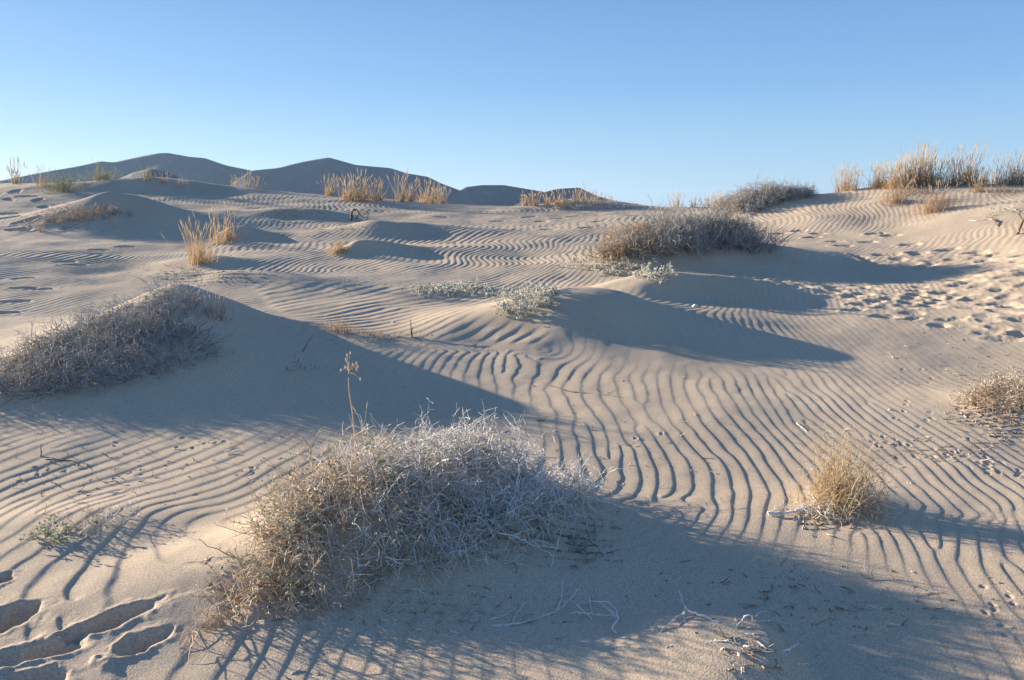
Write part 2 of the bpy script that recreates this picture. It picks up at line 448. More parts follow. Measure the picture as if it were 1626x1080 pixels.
# prints
xs, ys, rr_ = X[ii], Y[ii], RR[ii]
kill = np.ones_like(xs)
ADD = np.zeros_like(xs)
for (a, b, hd, L, Wd, D, rim) in PR:
    rc = math.hypot(a, b)
    lo, hi = np.searchsorted(rr_, rc - L * 2.6), np.searchsorted(rr_, rc + L * 2.6)
    sx, sy = xs[lo:hi] - a, ys[lo:hi] - b
    near = np.nonzero((np.abs(sx) < L * 2.4) & (np.abs(sy) < L * 2.4))[0]
    if not len(near):
        continue
    sx, sy = sx[near], sy[near]
    wob = 1 + .26 * vnoise(sx / L * 2.2 + a * 7, sy / L * 2.2 + b * 5, 81) + .05 * vnoise(sx * 55, sy * 55, 83)
    c, s = math.cos(hd), math.sin(hd)
    ex, ey = (sx * c + sy * s) / L, (-sx * s + sy * c) / Wd
    q = np.sqrt(ex * ex + ey * ey) / wob
    hole = -D * (1 - smooth(.2, 1.15, q)) * (1 + .3 * ex)
    rm = rim * np.exp(-((q - 1.25) / .28) ** 2) * (1 - .35 * ex)
    idx = lo + near
    ADD[idx] += np.where(ADD[idx] < -D * .5, 0, hole) + rm
    kill[idx] *= smooth(.8, 1.7, q)
Z[ii] += DET * kill + ADD + .006 * np.clip(np.abs(ADD) * 60, 0, 1) * vnoise(xs * 45, ys * 45, 84) + .0016 * fbm(xs * 7, ys * 7, 91, 2)
V = np.empty((NR * NT, 3), np.float32)
V[:, 0], V[:, 1], V[:, 2] = X, Y, Z

def grid_mesh(name, V, nr, nc, mat, wrap=False):
    i = np.arange(nr - 1)[:, None] * nc + np.arange(nc - 1)[None, :]
    F = np.stack([i, i + 1, i + nc + 1, i + nc], -1).reshape(-1, 4)[:, ::-1]
    return raw_mesh(name, V, F, mat)

def raw_mesh(name, V, F, mat, rnd=None, parent=None, shade=True):
    k = F.shape[1]
    me = bpy.data.meshes.new(name)
    me.vertices.add(len(V)); me.vertices.foreach_set('co', np.asarray(V, np.float32).ravel())
    me.loops.add(F.size); me.loops.foreach_set('vertex_index', np.ascontiguousarray(F, dtype=np.int32).ravel())
    me.polygons.add(len(F)); me.polygons.foreach_set('loop_start', np.arange(0, F.size, k, dtype=np.int32))
    me.polygons.foreach_set('loop_total', np.full(len(F), k, np.int32))
    me.update(calc_edges=True)
    if shade:
        me.polygons.foreach_set('use_smooth', np.ones(len(F), bool))
    if rnd is not None:
        at_ = me.attributes.new('rnd', 'FLOAT', 'POINT')
        at_.data.foreach_set('value', np.asarray(rnd, np.float32))
    me.materials.append(mat)
    o = bpy.data.objects.new(name, me)
    COL.objects.link(o)
    if parent is not None:
        o.parent = parent
    return o

def tag(o, label=None, cat=None, group=None, kind=None):
    if label: o['label'] = label
    if cat: o['category'] = cat
    if group: o['group'] = group
    if kind: o['kind'] = kind
    return o

# ------------------------------------------------------------------ materials
def newmat(name):
    m = bpy.data.materials.new(name)
    m.use_nodes = True
    t = m.node_tree
    b = t.nodes['Principled BSDF']
    b.inputs['Specular IOR Level'].default_value = .15
    return m, t, b

def sand_mat(name, far=False):
    m, t, b = newmat(name)
    N, Lk = t.nodes.new, t.links.new
    tc = N('ShaderNodeTexCoord')
    n1 = N('ShaderNodeTexNoise'); n1.inputs['Scale'].default_value = .55; n1.inputs['Detail'].default_value = 5
    n2 = N('ShaderNodeTexNoise'); n2.inputs['Scale'].default_value = 130 if not far else 3; n2.inputs['Detail'].default_value = 3
    n3 = N('ShaderNodeTexVoronoi'); n3.inputs['Scale'].default_value = 38
    for x in (n1, n2, n3):
        Lk(tc.outputs['Object'], x.inputs['Vector'])
    cr1 = N('ShaderNodeValToRGB')
    e = cr1.color_ramp.elements
    e[0].position, e[0].color = .3, (.53, .43, .32, 1)
    e[1].position, e[1].color = .7, (.645, .52, .38, 1)
    Lk(n1.outputs['Fac'], cr1.inputs[0])
    mx = N('ShaderNodeMix'); mx.data_type = 'RGBA'; mx.blend_type = 'MULTIPLY'
    mx.inputs['Factor'].default_value = .55
    cr2 = N('ShaderNodeValToRGB')
    e = cr2.color_ramp.elements
    e[0].position, e[0].color = .36, (.50, .47, .45, 1)
    e[1].position, e[1].color = .62, (1.06, 1.06, 1.06, 1)
    Lk(n2.outputs['Fac'], cr2.inputs[0])
    Lk(cr1.outputs[0], mx.inputs['A']); Lk(cr2.outputs[0], mx.inputs['B'])
    n5 = N('ShaderNodeTexNoise'); n5.inputs['Scale'].default_value = 420 if not far else 8; n5.inputs['Detail'].default_value = 2
    Lk(tc.outputs['Object'], n5.inputs['Vector'])
    c5 = N('ShaderNodeValToRGB'); e = c5.color_ramp.elements
    e[0].position, e[0].color = .38, (.6, .58, .56, 1); e[1].position, e[1].color = .6, (1.1, 1.1, 1.1, 1)
    Lk(n5.outputs['Fac'], c5.inputs[0])
    m5 = N('ShaderNodeMix'); m5.data_type = 'RGBA'; m5.blend_type = 'MULTIPLY'; m5.inputs['Factor'].default_value = .5
    Lk(mx.outputs['Result'], m5.inputs['A']); Lk(c5.outputs[0], m5.inputs['B'])
    last = m5.outputs['Result']
    if not far:
        # sand colour gets darker towards the ripple troughs
        aa = N('ShaderNodeAttribute'); aa.attribute_name = 'rnd'
        c4 = N('ShaderNodeValToRGB'); c4.color_ramp.elements[0].color = (.74, .72, .71, 1); c4.color_ramp.elements[1].position = .55
        Lk(aa.outputs['Fac'], c4.inputs[0])
        m4 = N('ShaderNodeMix'); m4.data_type = 'RGBA'; m4.blend_type = 'MULTIPLY'; m4.inputs['Factor'].default_value = .3
        Lk(last, m4.inputs['A']); Lk(c4.outputs[0], m4.inputs['B']); last = m4.outputs['Result']
        # sparse dark grains and crumbs
        cmp_ = N('ShaderNodeMath'); cmp_.operation = 'LESS_THAN'; cmp_.inputs[1].default_value = .11
        Lk(n3.outputs['Distance'], cmp_.inputs[0])
        sep = N('ShaderNodeSeparateColor'); Lk(n3.outputs['Color'], sep.inputs[0])
        c2 = N('ShaderNodeMath'); c2.operation = 'GREATER_THAN'; c2.inputs[1].default_value = .86
        Lk(sep.outputs[0], c2.inputs[0])
        mu = N('ShaderNodeMath'); mu.operation = 'MULTIPLY'; Lk(cmp_.outputs[0], mu.inputs[0]); Lk(c2.outputs[0], mu.inputs[1])
        m3 = N('ShaderNodeMix'); m3.data_type = 'RGBA'
        Lk(mu.outputs[0], m3.inputs['Factor']); Lk(last, m3.inputs['A']); m3.inputs['B'].default_value = (.12, .09, .07, 1)
        last = m3.outputs['Result']
        bp = N('ShaderNodeBump'); bp.inputs['Strength'].default_value = .5; bp.inputs['Distance'].default_value = .004
        Lk(n2.outputs['Fac'], bp.inputs['Height']); Lk(bp.outputs[0], b.inputs['Normal'])
    Lk(last, b.inputs['Base Color'])
    b.inputs['Roughness'].default_value = .95
    return m

def plant_mat(name, stops, trans=0.0, rough=.8):
    """colour from the per-stem number, thin parts let some light through"""
    m, t, b = newmat(name)
    N, Lk = t.nodes.new, t.links.new
    at_ = N('ShaderNodeAttribute'); at_.attribute_name = 'rnd'
    c = N('ShaderNodeValToRGB')
    while len(c.color_ramp.elements) < len(stops):
        c.color_ramp.elements.new(.5)
    for e, (p, col) in zip(c.color_ramp.elements, stops):
        e.position = p; e.color = (*col, 1)
    Lk(at_.outputs['Fac'], c.inputs[0])
    nz = N('ShaderNodeTexNoise'); nz.inputs['Scale'].default_value = 60
    mm = N('ShaderNodeMix'); mm.data_type = 'RGBA'; mm.blend_type = 'MULTIPLY'; mm.inputs['Factor'].default_value = .35
    rr = N('ShaderNodeValToRGB'); rr.color_ramp.elements[0].color = (.5, .48, .45, 1); rr.color_ramp.elements[0].position = .35; rr.color_ramp.elements[1].position = .6
    Lk(nz.outputs['Fac'], rr.inputs[0]); Lk(c.outputs[0], mm.inputs['A']); Lk(rr.outputs[0], mm.inputs['B'])
    Lk(mm.outputs['Result'], b.inputs['Base Color'])
    b.inputs['Roughness'].default_value = rough
    if trans > 0:
        tr = N('ShaderNodeBsdfTranslucent'); Lk(mm.outputs['Result'], tr.inputs[0])
        ms = N('ShaderNodeMixShader'); ms.inputs[0].default_value = trans
        out = t.nodes['Material Output']
        Lk(b.outputs[0], ms.inputs[1]); Lk(tr.outputs[0], ms.inputs[2]); Lk(ms.outputs[0], out.inputs['Surface'])
    return m

M_SAND = sand_mat('sand')
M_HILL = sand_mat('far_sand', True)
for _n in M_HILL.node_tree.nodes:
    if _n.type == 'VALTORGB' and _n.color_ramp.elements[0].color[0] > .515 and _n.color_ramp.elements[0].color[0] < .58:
        _n.color_ramp.elements[0].color = (.20, .195, .19, 1); _n.color_ramp.elements[1].color = (.235, .23, .22, 1)   # sand colour darkened to deepen the shade on the big dunes
M_GREY = plant_mat('grey_twig', [(0, (.44, .39, .33)), (.35, (.66, .61, .55)), (.7, (.82, .79, .74)), (1, (.88, .86, .83))])
M_BROWN = plant_mat('brown_twig', [(0, (.36, .26, .18)), (.4, (.56, .43, .31)), (.75, (.70, .57, .42)), (1, (.80, .70, .57))])
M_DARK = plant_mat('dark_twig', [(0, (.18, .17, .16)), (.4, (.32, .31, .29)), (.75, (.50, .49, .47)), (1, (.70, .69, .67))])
M_YG = plant_mat('yellow_green', [(0, (.38, .38, .20)), (.5, (.56, .54, .34)), (1, (.74, .68, .48))], .4)
M_GOLD = plant_mat('gold_straw', [(0, (.60, .43, .24)), (.4, (.78, .59, .36)), (.8, (.88, .73, .48)), (1, (.92, .82, .62))], .5)
M_TAN = plant_mat('tan_straw', [(0, (.50, .37, .26)), (.5, (.70, .56, .41)), (1, (.84, .73, .58))], .5)
M_STRAW = plant_mat('pale_straw', [(0, (.55, .42, .26)), (.4, (.78, .62, .40)), (.8, (.88, .75, .53)), (1, (.92, .83, .66))], .4)
M_SAGE = plant_mat('sage_leaf', [(0, (.30, .32, .26)), (.5, (.48, .49, .42)), (1, (.76, .75, .70))], .4)
M_GREEN = plant_mat('green_leaf', [(0, (.14, .17, .10)), (.5, (.28, .32, .20)), (1, (.50, .53, .40))], .3)
M_WOOD = plant_mat('bleached_wood', [(0, (.60, .55, .48)), (1, (.84, .80, .74))])
M_DWOOD = plant_mat('weathered_wood', [(0, (.10, .06, .04)), (1, (.28, .17, .10))])
M_LIT = plant_mat('litter', [(0, (.20, .14, .09)), (.5, (.42, .33, .23)), (1, (.62, .55, .45))])
M_STONE = plant_mat('dark_crumb', [(0, (.06, .05, .05)), (1, (.25, .20, .16))])

g = grid_mesh('ground', V, NR, NT, M_SAND)
ra = np.full(len(V), .5, np.float32); ra[ii] = .5 + (rip - .5) * np.clip(msk * kill * 1.5, 0, 1)
g.data.attributes.new('rnd', 'FLOAT', 'POINT').data.foreach_set('value', ra)
tag(g, 'rippled pale desert sand with heaps, footprints and dune crest', None, None, 'structure')

# ------------------------------------------------------------------ the big dunes beyond
def dune(name, label, D, pts, lo, seed, front=1.55, back=3.0):
    """pts: skyline points of the photograph at D metres; built as a solid heap of sand"""
    us = np.array([p[0] for p in pts], float)
    cx = np.linspace(us[0], us[-1], 260)
    cv = np.interp(cx, us, [p[1] for p in pts])
    ker = np.hanning(7); ker /= ker.sum()
    cv = np.convolve(np.pad(cv, 3, 'edge'), ker, 'valid')
    rows = []
    ts = np.concatenate([np.linspace(-1, 0, 46), np.linspace(0, 1, 30)[1:]])
    Dc = D / (1 - .42 * (cx - UC) / FPX)          # the crest runs away to the right
    top = np.array([at(u, v, d) for u, v, d in zip(cx, cv, Dc)])
    hgt = np.maximum(top[:, 2] - lo, .3)
    wob = fbm(top[:, 0] / D * 9, top[:, 0] * 0 + seed, seed, 3) * D * .012
    for t in ts:
        ln = hgt * (front if t < 0 else back)
        yy = Dc + wob + t * ln
        xx = top[:, 0] / Dc * (Dc + wob) - t * ln * .30
        k = 1 - abs(t)
        prof_ = k ** (1.15 if t < 0 else 1.4)
        zz = lo + (EYE + (top[:, 2] - EYE) * (Dc + wob) / Dc - lo) * prof_
        zz = zz + fbm(xx / D * 22, yy / D * 30, seed + 3, 3) * D * .0028 * k * (1 - k) * 4
        if abs(t) > .999:
            zz = zz * 0 + lo - 3
        rows.append(np.c_[xx, yy, zz])
    Vv = np.concatenate(rows)
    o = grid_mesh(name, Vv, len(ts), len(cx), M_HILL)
    return tag(o, label, None, None, 'structure')
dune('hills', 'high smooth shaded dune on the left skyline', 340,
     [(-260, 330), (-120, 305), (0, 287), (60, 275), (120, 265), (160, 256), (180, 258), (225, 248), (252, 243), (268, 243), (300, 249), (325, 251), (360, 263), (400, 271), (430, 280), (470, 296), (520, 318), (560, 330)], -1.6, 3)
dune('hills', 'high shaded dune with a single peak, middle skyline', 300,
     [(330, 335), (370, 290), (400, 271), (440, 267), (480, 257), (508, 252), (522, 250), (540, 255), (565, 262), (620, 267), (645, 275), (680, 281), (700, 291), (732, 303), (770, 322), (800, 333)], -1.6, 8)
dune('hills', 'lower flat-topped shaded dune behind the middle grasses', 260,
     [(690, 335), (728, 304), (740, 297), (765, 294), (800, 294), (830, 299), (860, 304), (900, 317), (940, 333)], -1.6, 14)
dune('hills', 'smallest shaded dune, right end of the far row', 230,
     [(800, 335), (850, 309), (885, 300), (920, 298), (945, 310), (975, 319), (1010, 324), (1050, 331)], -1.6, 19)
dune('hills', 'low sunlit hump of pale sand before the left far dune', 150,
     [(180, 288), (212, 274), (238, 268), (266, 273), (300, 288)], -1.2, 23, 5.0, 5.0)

# ------------------------------------------------------------------ plant builders
def tubes(paths, rad, k=3):
    """paths N,n,3 and radii N,n -> vertices, quads"""
    N_, n_, _ = paths.shape
    t = np.gradient(paths, axis=1)
    t /= np.linalg.norm(t, axis=2, keepdims=True) + 1e-9
    up = np.zeros_like(t); up[..., 2] = 1
    flat = np.abs(t[..., 2]) > .9
    up[flat] = (1, 0, 0)
    a = np.cross(t, up); a /= np.linalg.norm(a, axis=2, keepdims=True) + 1e-9
    b = np.cross(t, a)
    an = np.arange(k) * 2 * np.pi / k
    ring = paths[:, :, None] + rad[:, :, None, None] * (np.cos(an)[None, None, :, None] * a[:, :, None] + np.sin(an)[None, None, :, None] * b[:, :, None])
    Vt = ring.reshape(-1, 3)
    base_ = (np.arange(N_) * n_ * k)[:, None, None] + (np.arange(n_ - 1) * k)[None, :, None] + np.arange(k)[None, None, :]
    nxt = (np.arange(N_) * n_ * k)[:, None, None] + (np.arange(n_ - 1) * k)[None, :, None] + ((np.arange(k) + 1) % k)[None, None, :]
    F = np.stack([base_, nxt, nxt + k, base_ + k], -1).reshape(-1, 4)
    return Vt, F

class Mesh_:
    def __init__(s): s.V, s.F, s.R, s.n = [], [], [], 0
    def add(s, V_, F_, R_):
        s.V.append(V_); s.F.append(F_ + s.n); s.R.append(R_); s.n += len(V_)
    def tube(s, paths, r0, r1, rnd, k=3):
        n_ = paths.shape[1]
        r0 = np.broadcast_to(np.asarray(r0, float), (len(paths),)); r1 = np.broadcast_to(np.asarray(r1, float), (len(paths),))
        t = np.linspace(0, 1, n_)
        rad_ = r0[:, None] * (1 - t) + r1[:, None] * t
        V_, F_ = tubes(paths, rad_, k)
        s.add(V_, F_, np.repeat(rnd, n_ * k))
    def leaves(s, pos, dirs, ln, wd, rnd, rng):
        N_ = len(pos)
        d = dirs / (np.linalg.norm(dirs, axis=1, keepdims=True) + 1e-9)
        q = rng.randn(N_, 3); sd = np.cross(d, q); sd /= np.linalg.norm(sd, axis=1, keepdims=True) + 1e-9
        nn = np.cross(d, sd)
        ln = np.broadcast_to(ln, (N_,))[:, None]; wd = np.broadcast_to(wd, (N_,))[:, None]
        p0 = pos; p3 = pos + d * ln - nn * ln * .12
        p1 = pos + d * ln * .5 + sd * wd; p2 = pos + d * ln * .5 - sd * wd; pm = pos + d * ln * .5 + nn * ln * .14
        V_ = np.stack([p0, p1, p3, p2, pm], 1).reshape(-1, 3)
        b = np.arange(N_)[:, None] * 5
        F_ = np.concatenate([b + np.array([[0, 1, 2, 4]]), b + np.array([[0, 4, 2, 3]])])
        s.add(V_, F_, np.repeat(rnd, 5))
    def build(s, name, mat, parent=None, org=None):
        V_ = np.concatenate(s.V)
        if org is not None: V_ = V_ - np.array(org)
        return raw_mesh(name, V_, np.concatenate(s.F), mat, np.concatenate(s.R), parent)

def grow(rng, P0, D0, L, n_, curl, grav=0.0, kink=0):
    N_ = len(P0)
    d = D0 / (np.linalg.norm(D0, axis=1, keepdims=True) + 1e-9)
    p = [P0]
    st = (L / (n_ - 1))[:, None]
    bend = rng.randn(N_, 3)
    for i in range(n_ - 1):
        bend = .6 * bend + .8 * rng.randn(N_, 3)
        d = d + curl * bend
        d[:, 2] += grav
        d /= np.linalg.norm(d, axis=1, keepdims=True) + 1e-9
        p.append(p[-1] + d * st)
    return np.stack(p, 1)

def branch(rng, paths, per, lo, L0, L1, n_, spread, curl, grav=0.0):
    N_, m, _ = paths.shape
    idx = np.repeat(np.arange(N_), per)
    t = lo + (1 - lo) * rng.rand(len(idx)); f = t * (m - 1); i = np.minimum(f.astype(int), m - 2); w_ = (f - i)[:, None]
    a, b = paths[idx, i], paths[idx, i + 1]
    d = b - a; d /= np.linalg.norm(d, axis=1, keepdims=True) + 1e-9
    return grow(rng, a * (1 - w_) + b * w_, d + spread * rng.randn(len(idx), 3), L0 + (L1 - L0) * rng.rand(len(idx)), n_, curl, grav), idx

def empty(name, loc, label, cat, group=None):
    o = bpy.data.objects.new(name, None)
    COL.objects.link(o); o.location = loc
    o.empty_display_size = .1
    return tag(o, label, cat, group)

SEED = [100]
def rng_():
    SEED[0] += 1
    return np.random.RandomState(SEED[0])

def shrub(label, u, v, ea, eb, rot, n1, L, up=.9, out=.8, rad_=.0024, per=(4, 2), brown=None, leaf=0, leafx=None, curl=.30, lo=.35,
          grav=-.02, mats=None, cat='shrub', name='dry_shrub', group=None, dome=.5, leafsize=.016, leafmat=None, c=None, fore=0):
    rng = rng_()
    cx, cy = c if c else gp(u, v)[:2]
    cz = h1(cx, cy)
    T = empty(name, (cx, cy, cz), label, cat, group)
    rr = np.sqrt(rng.rand(n1)) ; an = rng.rand(n1) * 2 * np.pi
    lob = 1 + .16 * np.sin(an * 3 + rng.rand() * 6) + .1 * np.sin(an * 5 + rng.rand() * 6)
    ex, ey = rr * np.cos(an) * lob, rr * np.sin(an) * lob
    c_, s_ = math.cos(R(rot)), math.sin(R(rot))
    x = cx + ex * ea * c_ - ey * eb * s_; y = cy + ex * ea * s_ + ey * eb * c_
    ox, oy = ex * c_ - ey * s_, ex * s_ + ey * c_
    z = H(x, y) - .01
    D0 = np.stack([ox * out, oy * out - fore * .3, up * (1.05 - .35 * rr)], 1) + .38 * rng.randn(n1, 3)
    D0[:, 2] = np.abs(D0[:, 2]) * .9 + .12
    clump = .72 + .45 * fbm(x * 4 / max(ea, .3), y * 4 / max(ea, .3), 400 + SEED[0] % 50, 2)
    Ls = L * (.55 + .55 * rng.rand(n1)) * (1 - dome * rr ** 2) * clump
    gap = fbm(x * 7 / max(ea, .5), y * 7 / max(ea, .5), 500 + SEED[0] % 40, 2)
    Ls = Ls * np.where(gap < -.55, .35, 1)
    P1 = grow(rng, np.stack([x, y, z], 1), D0, Ls, 7, curl, grav)
    P2, i2 = branch(rng, P1, per[0], lo, L * .22, L * .5, 5, .55, curl * 1.15, grav * .5)
    P3, i3 = branch(rng, P2, per[1], .2, L * .10, L * .26, 4, .7, curl * 1.2, 0)
    i3 = i2[i3]
    if brown is None:
        bm_ = np.zeros(n1, bool)
    else:
        bm_ = (ex + .35 * rng.randn(n1)) < brown
    m1, m2 = mats or (M_GREY, M_BROWN)
    for flag, nm, mt in ((False, 'twigs', m1), (True, 'brown_twigs', m2)):
        s1, s2, s3 = bm_ == flag, bm_[i2] == flag, bm_[i3] == flag
        if not s1.any(): continue
        B = Mesh_()
        thick = np.where(rng.rand(s1.sum()) < .07, 2.4, 1)
        B.tube(P1[s1], rad_ * (.8 + .7 * rng.rand(s1.sum())) * thick, rad_ * .55, rng.rand(s1.sum()) * .7, 4)
        B.tube(P2[s2], rad_ * (.55 + .6 * rng.rand(s2.sum()) ** 2), rad_ * .40, .15 + .75 * rng.rand(s2.sum()))
        B.tube(P3[s3], rad_ * .55, rad_ * .32, .3 + .7 * rng.rand(s3.sum()))
        B.build(nm, mt, T, (cx, cy, cz))
    if leaf:
        src = np.concatenate([P2[:, 2:].reshape(-1, 3), P3[:, 1:].reshape(-1, 3)])
        if leafx is not None:
            lx = ((src[:, 0] - cx) * c_ + (src[:, 1] - cy) * s_) / ea
            src = src[(lx + .25 * rng.randn(len(lx)) < leafx[1]) & (lx + .25 * rng.randn(len(lx)) > leafx[0])]
        # leaves sit in patches
        pt = fbm(src[:, 0] * 9, src[:, 1] * 9 + src[:, 2] * 6, 300, 2)
        src = src[pt > -.1]
        k = rng.randint(0, len(src), leaf)
        B = Mesh_()
        B.leaves(src[k] + .004 * rng.randn(leaf, 3), rng.randn(leaf, 3) + (0, 0, .5), leafsize * (.6 + .8 * rng.rand(leaf)), leafsize * .32, rng.rand(leaf), rng)
        B.build('leaves', leafmat or M_GREEN, T, (cx, cy, cz))
    return T

def grass(label, u, v, hpx, wpx, n1, mat=None, lean=0.0, heads=.35, fan=.35, rad_=.0017, name='grass_tuft', cat='grass tuft', group=None, curl=.05, bushy=0, dy=.6, spread=.7):
    """a tuft whose foot is seen at (u, v), hpx tall and wpx wide in the photograph"""
    rng = rng_()
    cx, cy, cz = gp(u, v)
    sc = cy / 1220
    hh, ww = hpx * sc, wpx * sc
    rad_ = max(rad_, .21 * cy / 768)  if cy > 6 else rad_
    T = empty(name, (cx, cy, cz), label, cat, group) if hpx > 60 and heads > 0 else None
    x = cx + ww * .30 * rng.randn(n1) * .62; y = cy + ww * .30 * dy * rng.randn(n1)
    z = H(x, y) - .01
    side = (x - cx) / (ww + 1e-6)
    D0 = np.stack([side * spread + fan * .35 * rng.randn(n1) + lean, fan * .4 * rng.randn(n1), np.ones(n1)], 1)
    Ls = hh * (.25 + .85 * rng.rand(n1) ** 1.3) * (1 - .35 * np.minimum(np.abs(side) * 2, 1))
    Ls = Ls * np.where(rng.rand(n1) < .35, .55, 1)
    P1 = grow(rng, np.stack([x, y, z], 1), D0, Ls, 6, curl, -.012)
    B = Mesh_()
    near = hpx > 60 and heads > 0
    B.tube(P1, rad_ * (.8 + .5 * rng.rand(n1)), rad_ * .4, rng.rand(n1))
    if bushy:
        P2, _ = branch(rng, P1, bushy, .15, hh * .12, hh * .3, 5, .45, curl * 4 + .1, -.02)
        B.tube(P2, rad_ * .7, rad_ * .4, rng.rand(len(P2)))
    if near: B.build('stems', mat or M_GOLD, T, (cx, cy, cz))
    nh = int(n1 * heads)
    if nh > 2:
        k = np.argsort(-Ls)[:nh]
        tip = P1[k, -1]; d = P1[k, -1] - P1[k, -2]; d /= np.linalg.norm(d, axis=1, keepdims=True)
        hl = hh * .16
        pts = np.stack([tip - d * hl * .5, tip - d * hl * .1, tip + d * hl * .35, tip + d * hl * .8], 1)
        V_, F_ = tubes(pts, np.tile(np.array([.5, 1.35, 1.1, .3]) * rad_, (nh, 1)), 4)
        if near: B = Mesh_()
        B.add(V_, F_, np.repeat(.4 + .6 * rng.rand(nh), 16))
        if near: B.build('seed_heads', mat or M_GOLD, T, (cx, cy, cz))
    if not near:
        T = B.build(name, mat or M_GOLD, None, (cx, cy, cz))
        T.location = (cx, cy, cz)
        tag(T, label, cat, group)
    return T

def sage(label, u, v, wpx, hpx, n1, leaf, mat=None, group=None, name='leafy_plant', cat='leafy plant', flat=.5, lsz=.02):
    rng = rng_()
    cx, cy, cz = gp(u, v)
    sc = cy / 1220
    ww, hh = wpx * sc, hpx * sc
    T = empty(name, (cx, cy, cz), label, cat, group)
    a = rng.rand(n1) * 6.283; r_ = np.sqrt(rng.rand(n1)) * ww * .42
    x, y = cx + r_ * np.cos(a), cy + r_ * np.sin(a) * flat
    z = H(x, y) - .01
    D0 = np.stack([np.cos(a) * .9, np.sin(a) * .8, .42 + 0 * a], 1) + .4 * rng.randn(n1, 3)
    D0[:, 2] = np.abs(D0[:, 2]) + .1
    P1 = grow(rng, np.stack([x, y, z], 1), D0, hh * (.5 + .7 * rng.rand(n1)), 5, .25, -.03)
    P2, _ = branch(rng, P1, 2, .3, hh * .25, hh * .5, 4, .6, .25)
    B = Mesh_(); B.tube(P1, .0024, .0014, rng.rand(len(P1)) * .8); B.tube(P2, .0016, .001, rng.rand(len(P2)))
    B.build('stems', M_GREY, T, (cx, cy, cz))
    src = np.concatenate([P1[:, 1:].reshape(-1, 3), P2[:, 1:].reshape(-1, 3)])
    k = rng.randint(0, len(src), leaf)
    B = Mesh_(); B.leaves(src[k] + .006 * rng.randn(leaf, 3), rng.randn(leaf, 3) + (0, 0, .3), lsz * (.6 + .7 * rng.rand(leaf)), lsz * .36, rng.rand(leaf), rng)
    B.build('leaves', mat or M_SAGE, T, (cx, cy, cz))
    return T

def spline(pts, n_):
    pts = np.array(pts, float)
    p = np.concatenate([[2 * pts[0] - pts[1]], pts, [2 * pts[-1] - pts[-2]]])
    out = []
    for t in np.linspace(0, len(pts) - 1.0001, n_):
        i = int(t); f = t - i
        w_ = cr(f)
        out.append(sum(w_[q] * p[i + q] for q in range(4)))
    return np.array(out)

def stick(label, arms, r0=.006, mat=None, name='dead_branch', cat='dead branch', group=None, wig=.004, partname='twig'):
    """arms: lists of (u, v, height above the sand in m, ...) ; first arm is the main limb"""
    rng = rng_()
    o0 = gp(arms[0][0][0], arms[0][0][1])
    one = len(arms) == 1
    T = None if one else empty(name, o0, label, cat, group)
    for q, arm in enumerate(arms):
        pts = []
        for (u, v, hgt) in arm:
            x, y, z = gp(u, v + hgt * 1220 / o0[1] * .98)
            pts.append((x, y, z + hgt + r0 * .7))
        n_ = 5 * len(pts)
        pp_ = spline(pts, n_)
        pp_[1:-1] += wig * rng.randn(n_ - 2, 3) * (.5, .5, .4)
        ra = r0 * 1.1 * (1.0 if q == 0 else .65) * np.linspace(1, .38, n_) * (1 + .15 * rng.randn(n_))
        V_, F_ = tubes(pp_[None], ra[None], 6)
        B = Mesh_(); B.add(V_, F_, np.repeat(rng.rand(n_), 6))
        # cut ends
        for e, c0 in ((0, pp_[0]), (1, pp_[-1])):
            ring = (V_[:6] if e == 0 else V_[-6:])
            Vc = np.concatenate([ring, [c0]])
            B.add(Vc, np.array([[0, 1, 2, 6], [2, 3, 4, 6], [4, 5, 0, 6]]), np.full(7, .2))
        if one:
            T = B.build(name, mat or M_WOOD, None, o0)
            T.location = o0
            tag(T, label, cat, group)
        else:
            B.build('limb' if q == 0 else partname, mat or M_WOOD, T, o0)
    return T

# ================================================================== the plants and wood
shrub('large tangled grey and brown dry shrub on the nearest sand heap', 0, 0, .86, .40, 34, 800, .36, up=.8, out=.8, rad_=.0030, per=(4, 2),
      brown=-.22, leaf=3200, leafx=(-1.6, .25), c=(-.46, 3.48), fore=.30, curl=.36)
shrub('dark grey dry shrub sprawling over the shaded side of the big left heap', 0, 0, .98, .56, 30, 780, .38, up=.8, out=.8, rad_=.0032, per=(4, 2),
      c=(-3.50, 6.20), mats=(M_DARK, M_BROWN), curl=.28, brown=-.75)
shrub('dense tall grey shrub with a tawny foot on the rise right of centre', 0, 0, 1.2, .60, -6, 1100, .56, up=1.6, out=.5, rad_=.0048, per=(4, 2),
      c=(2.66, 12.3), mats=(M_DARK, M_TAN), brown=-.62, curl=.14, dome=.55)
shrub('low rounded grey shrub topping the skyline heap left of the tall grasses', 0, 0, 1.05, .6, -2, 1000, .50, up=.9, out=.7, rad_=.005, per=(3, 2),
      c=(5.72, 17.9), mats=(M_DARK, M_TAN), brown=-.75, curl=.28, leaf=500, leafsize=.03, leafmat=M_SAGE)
shrub('low flat grey brush below the straw tufts at the middle of the crest', 0, 0, 1.1, .45, 0, 420, .26, up=.8, out=.7, rad_=.006, per=(3, 1),
      c=(2.15, 21.0), mats=(M_GREY, M_TAN), brown=-.5, curl=.25)
shrub('pale green leafy shrub with dry brown stems at the right edge', 0, 0, .46, .36, 0, 420, .24, up=.7, out=.7, rad_=.0024, per=(4, 2),
      c=(3.90, 5.55), brown=.1, leaf=2600, leafsize=.020, leafmat=M_SAGE, curl=.3, mats=(M_GREY, M_TAN))

